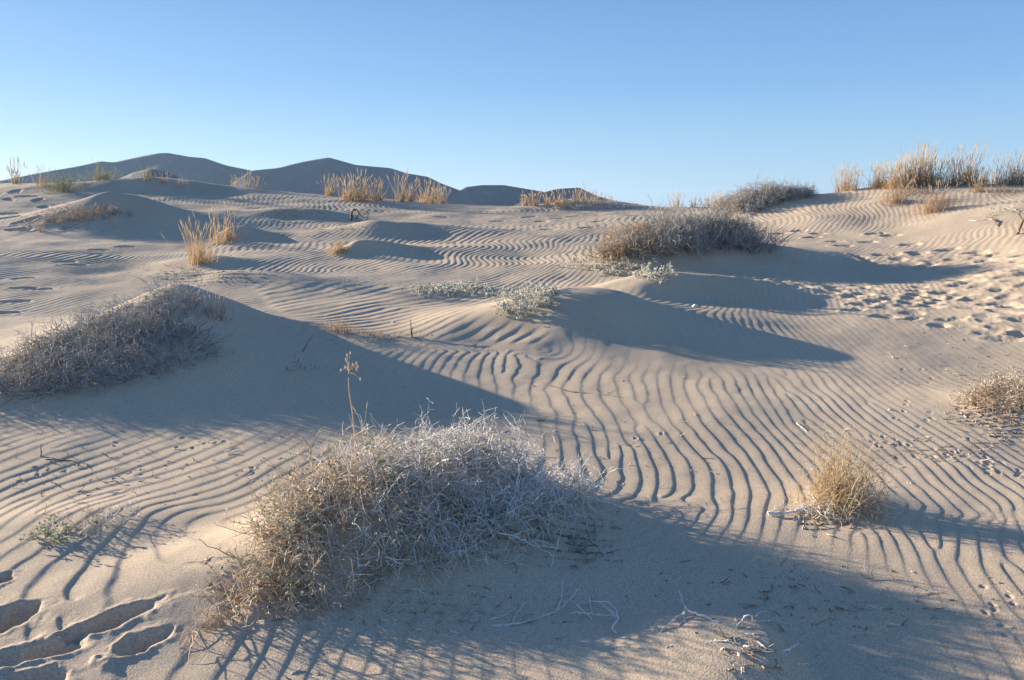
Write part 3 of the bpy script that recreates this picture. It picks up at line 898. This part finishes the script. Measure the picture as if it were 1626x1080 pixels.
# pale leafy plants on the middle heap
for (lab, u, v, w_, h_, n1, lf) in (
    ('small pale leafy plant, left end of the middle heap', 690, 466, 80, 14, 70, 1100),
    ('pale leafy plant with the densest white leaves left of the bare gap', 728, 462, 80, 16, 70, 1200),
    ('thin pale leafy plant strung across the gap of the middle heap', 782, 466, 90, 12, 60, 900),
    ('bushiest pale leafy plant, spilling down the shaded face of the middle heap', 838, 480, 84, 28, 80, 1700),
    ('tiny pale leafy sprig alone in the shade of the middle heap', 868, 474, 22, 20, 9, 110)):
    sage(lab, u, v, w_, h_, n1, lf, group='pale leafy plants on the middle heap', lsz=.027, flat=1.1)
for (lab, u, v, w_, h_, n1, lf, mt) in (
    ('flat tawny leafy plant on the left of the heap before the right shrub', 925, 418, 90, 9, 50, 700, M_SAGE),
    ('grey green leafy plant on top of the heap before the right shrub', 985, 420, 100, 13, 80, 1500, M_SAGE),
    ('pale leafy plant at the shaded right end of the heap before the right shrub', 1040, 438, 66, 17, 40, 620, M_SAGE)):
    sage(lab, u, v, w_, h_, n1, lf, mt, group='leafy plants before the right shrub', lsz=.030, flat=1.1)
sage('small grey green plant on the ripples at the lower left', 92, 856, 84, 34, 30, 420, M_GREEN, name='low_plant', cat='low plant', lsz=.016)
shrub('sparse low dry plant right of the small green one at lower left', 0, 0, .17, .12, 0, 60, .16, c=(gp(165, 828)[0], gp(165, 828)[1]), rad_=.0016, per=(3, 1), brown=-.2, leaf=120, leafsize=.012, name='low_plant', cat='low plant', out=.8, up=.6)

# plants of the left skyline
grass('yellow green stemmy bush, larger of two on the left crest', 95, 304, 48, 60, 90, M_YG, bushy=3, fan=.9, heads=0, name='green_bush', cat='bush', group='green bushes on the left crest')
grass('yellow green stemmy bush nearer the big far dune on the left crest', 160, 284, 34, 54, 80, M_YG, bushy=3, fan=.9, heads=0, name='green_bush', cat='bush', group='green bushes on the left crest')
grass('pinkish feathery plume plant at the left end of the skyline', 26, 292, 44, 26, 46, M_TAN, heads=.8, fan=.25)
grass('thin tawny stalks beside the left crest bush', 66, 296, 34, 34, 30, M_TAN)
grass('small yellow green bush before the pale hump of sand', 235, 284, 26, 34, 40, M_YG, bushy=2, fan=.9, heads=0, name='green_bush', cat='bush')
grass('low tawny stalks on the dark ridge of the left crest', 262, 290, 18, 26, 26, M_TAN)
grass('fine straw stalks right of the dark ridge of the left crest', 288, 296, 18, 26, 18, M_TAN)
shrub('thin pinkish dry shrub down the lit flank of the peaked dune', 0, 0, .9, .25, 22, 190, .34, c=(gp(125, 345)[0], gp(125, 345)[1]), rad_=.004, per=(3, 1), mats=(M_TAN, M_BROWN), brown=-.3, out=.5, up=.8)
grass('short reddish stalks at the left foot of the peaked dune', 68, 368, 16, 22, 26, M_TAN, bushy=1)
grass('single thin stalk against the shade of the peaked dune', 182, 364, 36, 4, 3, M_TAN, heads=0, fan=.05)

# straw tufts, left and middle
grass('tall golden grass tuft left of centre, brightest of all', 318, 418, 72, 52, 150, M_GOLD, fan=.3, heads=.3, rad_=.003)
grass('thin golden grass tuft just behind the tall left one', 350, 386, 58, 44, 70, M_GOLD, fan=.3, lean=.05)
grass('short brown grass tuft at the small shaded hollow', 366, 382, 28, 26, 60, M_TAN, bushy=1)
grass('low golden cushion of grass at the left tip of a small shaded heap', 537, 402, 24, 34, 120, M_GOLD, bushy=2, fan=.8, heads=0)
for k, (lab, u, v, h_, w_) in enumerate((
    ('leftmost short straw tuft below the saddle of the two far dunes', 372, 293, 18, 22),
    ('taller middle straw tuft below the saddle of the two far dunes', 392, 295, 24, 24),
    ('rightmost straw tuft below the saddle of the two far dunes', 407, 297, 20, 14))):
    grass(lab, u, v, h_, w_, 26, M_TAN, heads=.5, group='straw tufts below the saddle', lean=.08)
ROW = ((522, 310, 34, 18, 'slim straw tuft standing alone under the middle far peak', M_GOLD), (552, 318, 38, 30, 'straw tuft at the left end of the row under the middle dune', M_GOLD),
       (575, 319, 46, 32, 'tallest straw tuft in the left half of the row under the middle dune', M_GOLD), (598, 319, 34, 30, 'low spreading straw tuft in the row under the middle dune', M_TAN),
       (636, 320, 44, 22, 'greyish upright tuft between the two golden groups of the row', M_TAN), (650, 320, 36, 18, 'slim grey tuft beside the right golden tuft of the row', M_TAN),
       (678, 320, 38, 50, 'wide bright golden tuft at the right end of the row', M_GOLD), (700, 322, 26, 20, 'thin straw tuft on the right slope end of the row', M_TAN))
for (u, v, h_, w_, lab, mt) in ROW:
    grass(lab, u, v, h_, w_, int(34 + w_ * 1.8), mt, lean=.12, heads=.3, fan=.55, group='straw tufts on the middle crest')
ROW2 = ((832, 327, 22, 16, 'leftmost golden tuft of the crest group below the smallest dune'), (850, 327, 28, 20, 'second golden tuft from the left below the smallest dune'),
        (868, 327, 24, 20, 'short golden tuft left of the notch below the smallest dune'), (886, 325, 26, 24, 'golden tuft right of the notch below the smallest dune'),
        (915, 325, 26, 18, 'golden tuft under the top of the smallest dune'), (932, 326, 32, 20, 'tallest golden tuft under the smallest dune'),
        (950, 327, 24, 16, 'golden tuft on the right flank of the smallest dune'), (968, 328, 16, 20, 'lowest golden tuft at the end of the smallest dune'))
for (u, v, h_, w_, lab) in ROW2:
    grass(lab, u, v, h_, w_, 42, M_GOLD, heads=.4, group='golden tufts on the central crest')
for (u, v, h_, w_, n1, lab, mt) in ((1075, 328, 26, 22, 36, 'small golden tuft behind the right shrub', M_GOLD), (1100, 330, 16, 30, 40, 'short pale stubble tuft behind the right shrub', M_TAN),
                                    (1128, 324, 24, 26, 44, 'golden tuft at the left foot of the skyline shrub', M_GOLD), (1146, 318, 26, 26, 44, 'dense golden tuft leaning on the skyline shrub', M_GOLD)):
    grass(lab, u, v, h_, w_, n1, mt, heads=.4, bushy=1)

# the grasses of the right ridge
RG = 'tall grasses on the right ridge'
RIDGE = ((1340, 303, 42, 26, 70, M_TAN, 'straw tuft standing apart left of the right ridge'), (1356, 303, 36, 16, 30, M_TAN, 'thinner straw tuft beside the one standing apart'),
         (1398, 298, 38, 30, 90, M_GOLD, 'first tuft at the left end of the right ridge grasses'), (1420, 300, 44, 26, 90, M_TAN, 'pinkish tuft second from the left on the right ridge'),
         (1438, 298, 46, 26, 90, M_GOLD, 'golden tuft left of the tallest one on the right ridge'), (1460, 296, 64, 30, 150, M_GOLD, 'tallest and brightest golden tuft of the right ridge'),
         (1482, 296, 46, 22, 80, M_GOLD, 'tuft directly right of the tallest golden one'), (1500, 295, 54, 18, 26, M_TAN, 'very thin tall stalks right of the golden tufts'),
         (1518, 295, 40, 24, 70, M_TAN, 'shorter tuft between thin stalks on the right ridge'), (1536, 293, 62, 22, 70, M_GOLD, 'second tallest tuft of the right ridge, slender'),
         (1556, 296, 30, 26, 80, M_TAN, 'low dense tuft over the dark hollow of the ridge'), (1582, 292, 44, 16, 26, M_TAN, 'thin stalks above the low part of the ridge'),
         (1598, 294, 30, 26, 70, M_TAN, 'low tuft near the right end of the ridge'), (1618, 294, 52, 26, 90, M_GOLD, 'tall golden tuft at the right end of the ridge'))
for (u, v, h_, w_, n1, mt, lab) in RIDGE:
    grass(lab, u, v, h_ * 1.0, w_ * 1.35, int(n1 * 1.6), M_GOLD if n1 > 60 else mt, heads=.3, group=RG, bushy=1 if n1 > 60 else 0, fan=.3)
grass('round reddish bunch of stems in front of the ridge grasses', 1422, 324, 46, 46, 130, M_TAN, fan=.7, bushy=1, heads=.1)
grass('wider tangled reddish bunch on the ridge slope', 1482, 336, 46, 62, 170, M_TAN, fan=.9, bushy=2, heads=.1)
grass('small upright reddish bunch below the low part of the ridge', 1552, 305, 30, 26, 70, M_TAN, fan=.4, bushy=1, heads=.2)
grass('low straw growth behind the reddish bunches', 1450, 306, 18, 70, 120, M_TAN, fan=.9, bushy=1, heads=0, name='dry_bush', cat='low bush')
grass('low straw growth right of the tangled bunch', 1590, 306, 16, 80, 120, M_TAN, fan=.9, bushy=1, heads=0, name='dry_bush', cat='low bush')

# the near golden tuft and its driftwood
grass('curly golden dry tuft standing on the ripples at the right', 1332, 808, 146, 150, 270, M_STRAW, fan=.16, bushy=3, heads=0, rad_=.0018, curl=.11, spread=-.1, dy=.5, cat='dry tuft', name='dry_tuft')
shrub('flat mat of grey twigs at the foot of the golden tuft', 0, 0, .22, .06, -8, 130, .12, c=(gp(1315, 818)[0], gp(1315, 818)[1]), rad_=.0020, per=(3, 2), up=.35, out=.6, name='twig_mat', cat='twig mat', grav=-.04)
stick('thick pale driftwood stick under the golden tuft', [[(1219, 817, .012), (1245, 816, .012), (1285, 812, .012), (1330, 820, .01)], [(1262, 812, .02), (1290, 806, .03), (1310, 822, .02), (1350, 828, .01)]], .0085)
stick('small forked root hanging below the driftwood stick', [[(1276, 822, .01), (1276, 836, .0), (1272, 852, .0)], [(1276, 838, .0), (1290, 848, .0)]], .003)

# sticks of the foreground shade
stick('long curved bleached branch right of the nearest shrub', [[(762, 995, .004), (812, 993, .004), (850, 984, .006), (885, 968, .02), (905, 950, .05), (922, 925, .07)], [(885, 968, .02), (893, 940, .06), (892, 912, .09)], [(812, 993, .004), (832, 960, .01), (848, 955, .01)], [(780, 985, .004), (798, 978, .01), (820, 965, .01)]], .0035)
stick('arched bleached branch cluster left of the three-armed one', [[(978, 1006, .01), (972, 994, .03), (981, 978, .03), (950, 975, .03), (915, 972, .02), (897, 978, .005)], [(981, 978, .03), (975, 960, .05), (955, 952, .05), (930, 954, .04), (918, 958, .02)],
      [(978, 976, .03), (962, 962, .04), (950, 953, .03)], [(905, 950, .03), (925, 968, .02), (945, 990, .0), (957, 1000, .0)], [(935, 944, .04), (938, 960, .03), (942, 984, .01)]], .004)
stick('three-armed bleached branch in the open shade', [[(1142, 990, .004), (1112, 978, .015), (1090, 968, .02), (1084, 955, .03), (1079, 934, .05)], [(1086, 972, .02), (1064, 990, .01), (1050, 1004, .005), (1045, 1022, .0)], [(1087, 970, .02), (1087, 985, .01), (1095, 998, .0), (1106, 1006, .0)]], .005)
stick('short bent twig left of the three-armed branch', [[(1030, 974, .003), (1050, 971, .004), (1072, 975, .003)]], .003)
stick('small looped branch above the sunlit sand patch', [[(1165, 1000, .005), (1178, 986, .02), (1182, 978, .03), (1192, 977, .03), (1196, 988, .01)], [(1196, 986, .02), (1225, 985, .01), (1250, 992, .005), (1268, 1002, .0)], [(1200, 978, .02), (1208, 970, .03), (1220, 969, .03)]], .0038)
stick('forked pale stick at the right edge of the sunlit patch', [[(1232, 1040, .004), (1255, 1030, .012), (1268, 1020, .02)], [(1255, 1030, .012), (1250, 1040, .004)]], .0045)
stick('short knobby pale stick left of the sunlit patch', [[(1053, 1032, .004), (1062, 1028, .006), (1072, 1026, .004)]], .0045)
stick('tiny angled twig alone at the lower right', [[(1264, 1055, .002), (1286, 1056, .003), (1289, 1067, .002)]], .0028)
LP = (('long wavy pale stick across the top of the sunlit patch', [[(1118, 1025, .004), (1140, 1018, .012), (1160, 1020, .01), (1172, 1026, .004)]]),
      ('short straight pale stick highest on the sunlit patch', [[(1184, 1010, .004), (1195, 1008, .008), (1208, 1007, .004)]]),
      ('arched pale stick in the middle of the sunlit patch', [[(1176, 1032, .003), (1190, 1026, .02), (1210, 1032, .012), (1232, 1038, .004)]]),
      ('slanting pale stick crossing the arched one', [[(1200, 1018, .01), (1215, 1028, .012), (1234, 1038, .004)]]),
      ('curled pale stick low on the sunlit patch', [[(1150, 1050, .004), (1162, 1056, .01), (1172, 1064, .004)]]),
      ('upright stub at the bottom of the sunlit patch', [[(1172, 1040, .01), (1184, 1046, .01), (1182, 1062, .0), (1183, 1076, .0)]]),
      ('pale forked bit at the left of the sunlit patch', [[(1142, 1036, .002), (1148, 1030, .01), (1156, 1029, .008)], [(1148, 1030, .01), (1150, 1038, .002)]]))
for lab, arms in LP:
    stick(lab, arms, .0042, group='pale sticks on the sunlit patch')
stick('bleached twig fan poking from the shrub into the shade', [[(785, 845, .05), (815, 850, .06), (838, 862, .05), (858, 872, .03), (880, 884, .01)], [(838, 862, .05), (858, 858, .06), (878, 866, .04)], [(815, 850, .06), (832, 842, .08), (850, 838, .08)], [(845, 866, .04), (868, 868, .03), (890, 872, .01)]], .0042)
stick('thin stem leaning at the shaded right end of the nearest heap', [[(875, 900, .01), (885, 860, .08), (893, 830, .13), (898, 798, .18)]], .002)
stick('curved pale twig on sand at the bottom left of centre', [[(462, 1072, .004), (474, 1064, .012), (485, 1052, .02)]], .004)

# tall dry stalk behind the nearest shrub, with seed head
def stalk():
    rng = rng_()
    x0, y0 = at(563, 700, 4.1)[:2]
    z0 = h1(x0, y0)
    T = empty('seed_stalk', (x0, y0, z0), 'tall dry stalk with a branched seed head behind the nearest shrub', 'dry stalk')
    pts = [(x0, y0, z0 - .01)] + [at(u, v, 4.1) for (u, v) in ((562, 690), (559, 655), (554, 620), (553, 600))]
    B = Mesh_()
    p = spline(pts, 18)
    V_, F_ = tubes(p[None], np.linspace(.0036, .0022, 18)[None], 5); B.add(V_, F_, np.full(len(V_), .55))
    B.build('stem', M_TAN, T, (x0, y0, z0))
    B = Mesh_()
    for tgt in ((551, 565), (549, 572), (556, 562), (566, 578), (568, 583), (541, 589), (566, 588), (548, 584), (560, 580), (572, 603)):
        e = np.array(at(tgt[0], tgt[1], 4.1 + .05 * rng.randn())); s0 = np.array(at(553 + rng.rand(), 596 - 10 * rng.rand(), 4.1))
        m = (s0 + e) / 2 + (0, 0, .012)
        q = spline([s0, m, e], 8)
        V_, F_ = tubes(q[None], np.linspace(.0018, .001, 8)[None], 4); B.add(V_, F_, np.full(len(V_), .5))
        q = np.array([e - (0, 0, .006), e, e + (0, 0, .008), e + (0, 0, .014)])
        V_, F_ = tubes(q[None], np.array([[.0015, .0042, .0038, .001]]), 5); B.add(V_, F_, np.full(len(V_), .8))
    B.build('seed_head', M_TAN, T, (x0, y0, z0))
stalk()
grass('few arching dry stems at the back of the nearest shrub', 578, 706, 66, 60, 22, M_TAN, fan=.5, heads=.2, curl=.16, rad_=.0024)
grass('small straw tufts poking from the shaded crest of the left heap', 342, 505, 42, 56, 80, M_TAN, fan=.3, heads=.4, rad_=.0022)
grass('pale dry plant on the ripples above the left heap shadow', 541, 528, 34, 50, 60, M_TAN, fan=.8, bushy=2, heads=0, rad_=.0018)
shrub('flat mat of pale withered twigs at the edge of the big left shadow', 0, 0, .42, .16, -12, 90, .14, c=(gp(560, 528)[0], gp(560, 528)[1]), rad_=.002, per=(3, 1), mats=(M_TAN, M_BROWN), up=.3, out=.6, name='twig_mat', cat='twig mat')
stick('thin dark twig lying in the big left shadow', [[(480, 560, .0), (488, 546, .03), (497, 532, .05)]], .004, M_DWOOD)
stick('short upright broken brown stub on the ripples', [[(654, 537, .0), (653, 524, .06), (652, 508, .12)], [(653, 528, .04), (656, 520, .07)]], .009, M_DWOOD, name='wood_stub', cat='wood stub')
stick('thin dark upright twig on the ripples at the left', [[(65, 727, .0), (66, 716, .03), (67, 705, .06)]], .0045, M_DWOOD)
stick('thin dark twig lying on the ripples at the left', [[(72, 730, .004), (95, 731, .008), (115, 732, .008), (125, 740, .004), (143, 743, .002)], [(113, 731, .008), (120, 736, .02)]], .003, M_DWOOD)
stick('crooked brown stump of branches on the middle rise', [[(558, 350, .0), (560, 338, .22), (567, 335, .24), (572, 345, .10)], [(566, 349, .0), (570, 340, .16), (578, 348, .04)], [(582, 350, .0), (585, 340, .12), (577, 342, .10)]], .026, M_DWOOD, name='branch_stump', cat='branch stump', wig=.01)
stick('dark forked branch standing at the right edge', [[(1616, 374, .0), (1619, 362, .10), (1622, 352, .18), (1616, 344, .24), (1617, 338, .30)], [(1622, 352, .18), (1628, 344, .26), (1634, 336, .34)]], .02, M_DWOOD, wig=.006)
stick('dark broken stick lying left of the forked branch', [[(1574, 347, .03), (1580, 353, .03), (1586, 362, .0)], [(1580, 353, .03), (1590, 351, .04)]], .012, M_DWOOD)
stick('long thin pale root reaching left over the right slope', [[(1590, 350, .01), (1570, 349, .01), (1550, 351, .01), (1538, 350, .005)]], .008)
sage('green sprig at the right edge above the forked branch', 1622, 338, 36, 46, 22, 160, M_GREEN, lsz=.035)
sage('tiny dark green sprig in the big left shadow', 474, 586, 24, 18, 8, 60, M_GREEN, lsz=.02)
stick('thin root lying across the ripples right of the shadow tip', [[(872, 612, .003), (905, 622, .004), (945, 626, .003), (990, 632, .003)]], .004, M_DWOOD)
stick('pale twig lying on the ripples right of the golden tuft', [[(1441, 767, .003), (1452, 770, .004), (1464, 773, .003)]], .003)
stick('pale slanting twig behind the top of the golden tuft', [[(1265, 672, .004), (1274, 680, .01), (1284, 688, .004)]], .003)

def stone(label, u, v, r_, mat):
    rng = rng_()
    x, y, z = gp(u, v)
    P_ = []; F_ = []
    for i in range(7):
        a = math.pi * i / 6
        for j in range(10):
            b = 2 * math.pi * j / 10
            k = 1 + .18 * rng.randn() * math.sin(a)
            P_.append((r_ * k * 1.3 * math.sin(a) * math.cos(b), r_ * k * math.sin(a) * math.sin(b), r_ * .75 * math.cos(a) * k + r_ * .45))
    for i in range(6):
        for j in range(10):
            F_.append((i * 10 + j, i * 10 + (j + 1) % 10, (i + 1) * 10 + (j + 1) % 10, (i + 1) * 10 + j)[::-1])
    o = raw_mesh('stone', np.array(P_), np.array(F_), mat, np.full(len(P_), .8))
    o.location = (x, y, z)
    return tag(o, label, 'stone')
stone('small whitish stone on the ripples below the leafy heap', 1104, 488, .030, M_WOOD)
stone('tiny whitish stone beside the brown stub', 625, 513, .020, M_WOOD)
stone('tiny pale stone on the right hand ripples', 1413, 652, .012, M_WOOD)

# plant litter: uncountable crumbs of bark, twig and root
def litter():
    rng = rng_()
    zones = [(330, 440, 130, 18, 420), (455, 345, 70, 14, 260), (540, 365, 60, 8, 90), (1560, 655, 60, 30, 300), (1600, 680, 50, 30, 220), (800, 860, 130, 50, 320), (420, 940, 90, 60, 300),
             (930, 870, 60, 40, 220), (1190, 1050, 50, 30, 60), (1310, 835, 60, 16, 110), (900, 340, 90, 10, 110), (1450, 320, 120, 14, 220), (1080, 390, 120, 8, 160), (90, 345, 90, 30, 160),
             (600, 450, 160, 20, 60), (600, 540, 90, 14, 110), (1000, 700, 400, 120, 110), (300, 740, 250, 60, 60), (1300, 960, 300, 60, 160), (700, 980, 250, 40, 120), (150, 760, 180, 60, 80), (1500, 560, 120, 60, 60), (1500, 720, 110, 30, 90)]
    P0 = []
    for (u, v, su, sv, k) in zones:
        for i in range(k):
            uu = u + su * (rng.rand() + rng.rand() - 1) * 1.1; vv = v + sv * (rng.rand() + rng.rand() - 1) * 1.1
            if vv < 322 or vv > 1100: continue
            a, f, zz = ray(uu, vv)
            P0.append((uu, vv))
    # march all sight lines to the sand at once
    P0 = np.array(P0)
    a, b = (P0[:, 0] - UC) / FPX, (VC - P0[:, 1]) / FPX
    f, zz = CP + b * SP, -SP + b * CP
    yy = np.full(len(P0), 2.0); lo_, hi_ = yy.copy(), None
    grid = np.concatenate([np.arange(2.2, 10, .06), np.arange(10, 26, .15)])
    hit = np.full(len(P0), -1.0)
    for Yg in grid:
        m = hit < 0
        if not m.any(): break
        t = Yg / f[m]
        d = EYE + zz[m] * t - H(a[m] * t, np.full(m.sum(), Yg))
        h_ = np.where(d < 0, Yg, -1.0)
        hit[m] = h_
    ok = hit > 0
    t = hit[ok] / f[ok]
    x, y = a[ok] * t, hit[ok]
    z = H(x, y) + .004
    n_ = len(x)
    an = rng.rand(n_) * 6.283
    L = (.012 + .05 * rng.rand(n_) ** 2) * (1 + y / 9)
    D0 = np.stack([np.cos(an), np.sin(an), .12 * rng.randn(n_)], 1)
    P1 = grow(rng, np.stack([x, y, z], 1), D0, L, 4, .3, 0)
    B = Mesh_()
    B.tube(P1, (.0012 + .0016 * rng.rand(n_)) * (1 + y / 10), .001, rng.rand(n_), 4)
    o = B.build('plant_litter', M_LIT)
    tag(o, 'scattered dry bits of twig and bark on the sand', None, None, 'stuff')
litter()

# ------------------------------------------------------------------ the air over the dunes
def haze():
    m = bpy.data.materials.new('haze'); m.use_nodes = True
    t = m.node_tree; t.nodes.clear()
    v = t.nodes.new('ShaderNodeVolumePrincipled'); o_ = t.nodes.new('ShaderNodeOutputMaterial')
    v.inputs['Color'].default_value = (.48, .70, 1.0, 1); v.inputs['Density'].default_value = .0003
    v.inputs['Anisotropy'].default_value = .3
    t.links.new(v.outputs[0], o_.inputs['Volume'])
    x0, y0, z0, x1, y1, z1 = -1650., -1650., -9., 1650., 1650., 48.
    Vv = np.array([(x0, y0, z0), (x1, y0, z0), (x1, y1, z0), (x0, y1, z0), (x0, y0, z1), (x1, y0, z1), (x1, y1, z1), (x0, y1, z1)])
    Ff = np.array([(3, 2, 1, 0), (4, 5, 6, 7), (0, 1, 5, 4), (1, 2, 6, 5), (2, 3, 7, 6), (3, 0, 4, 7)])
    o = raw_mesh('haze', Vv, Ff, m, None, None, False)
    tag(o, 'thin bluish air over the dunes', None, None, 'stuff')
HAZE = True
if HAZE:
    haze()
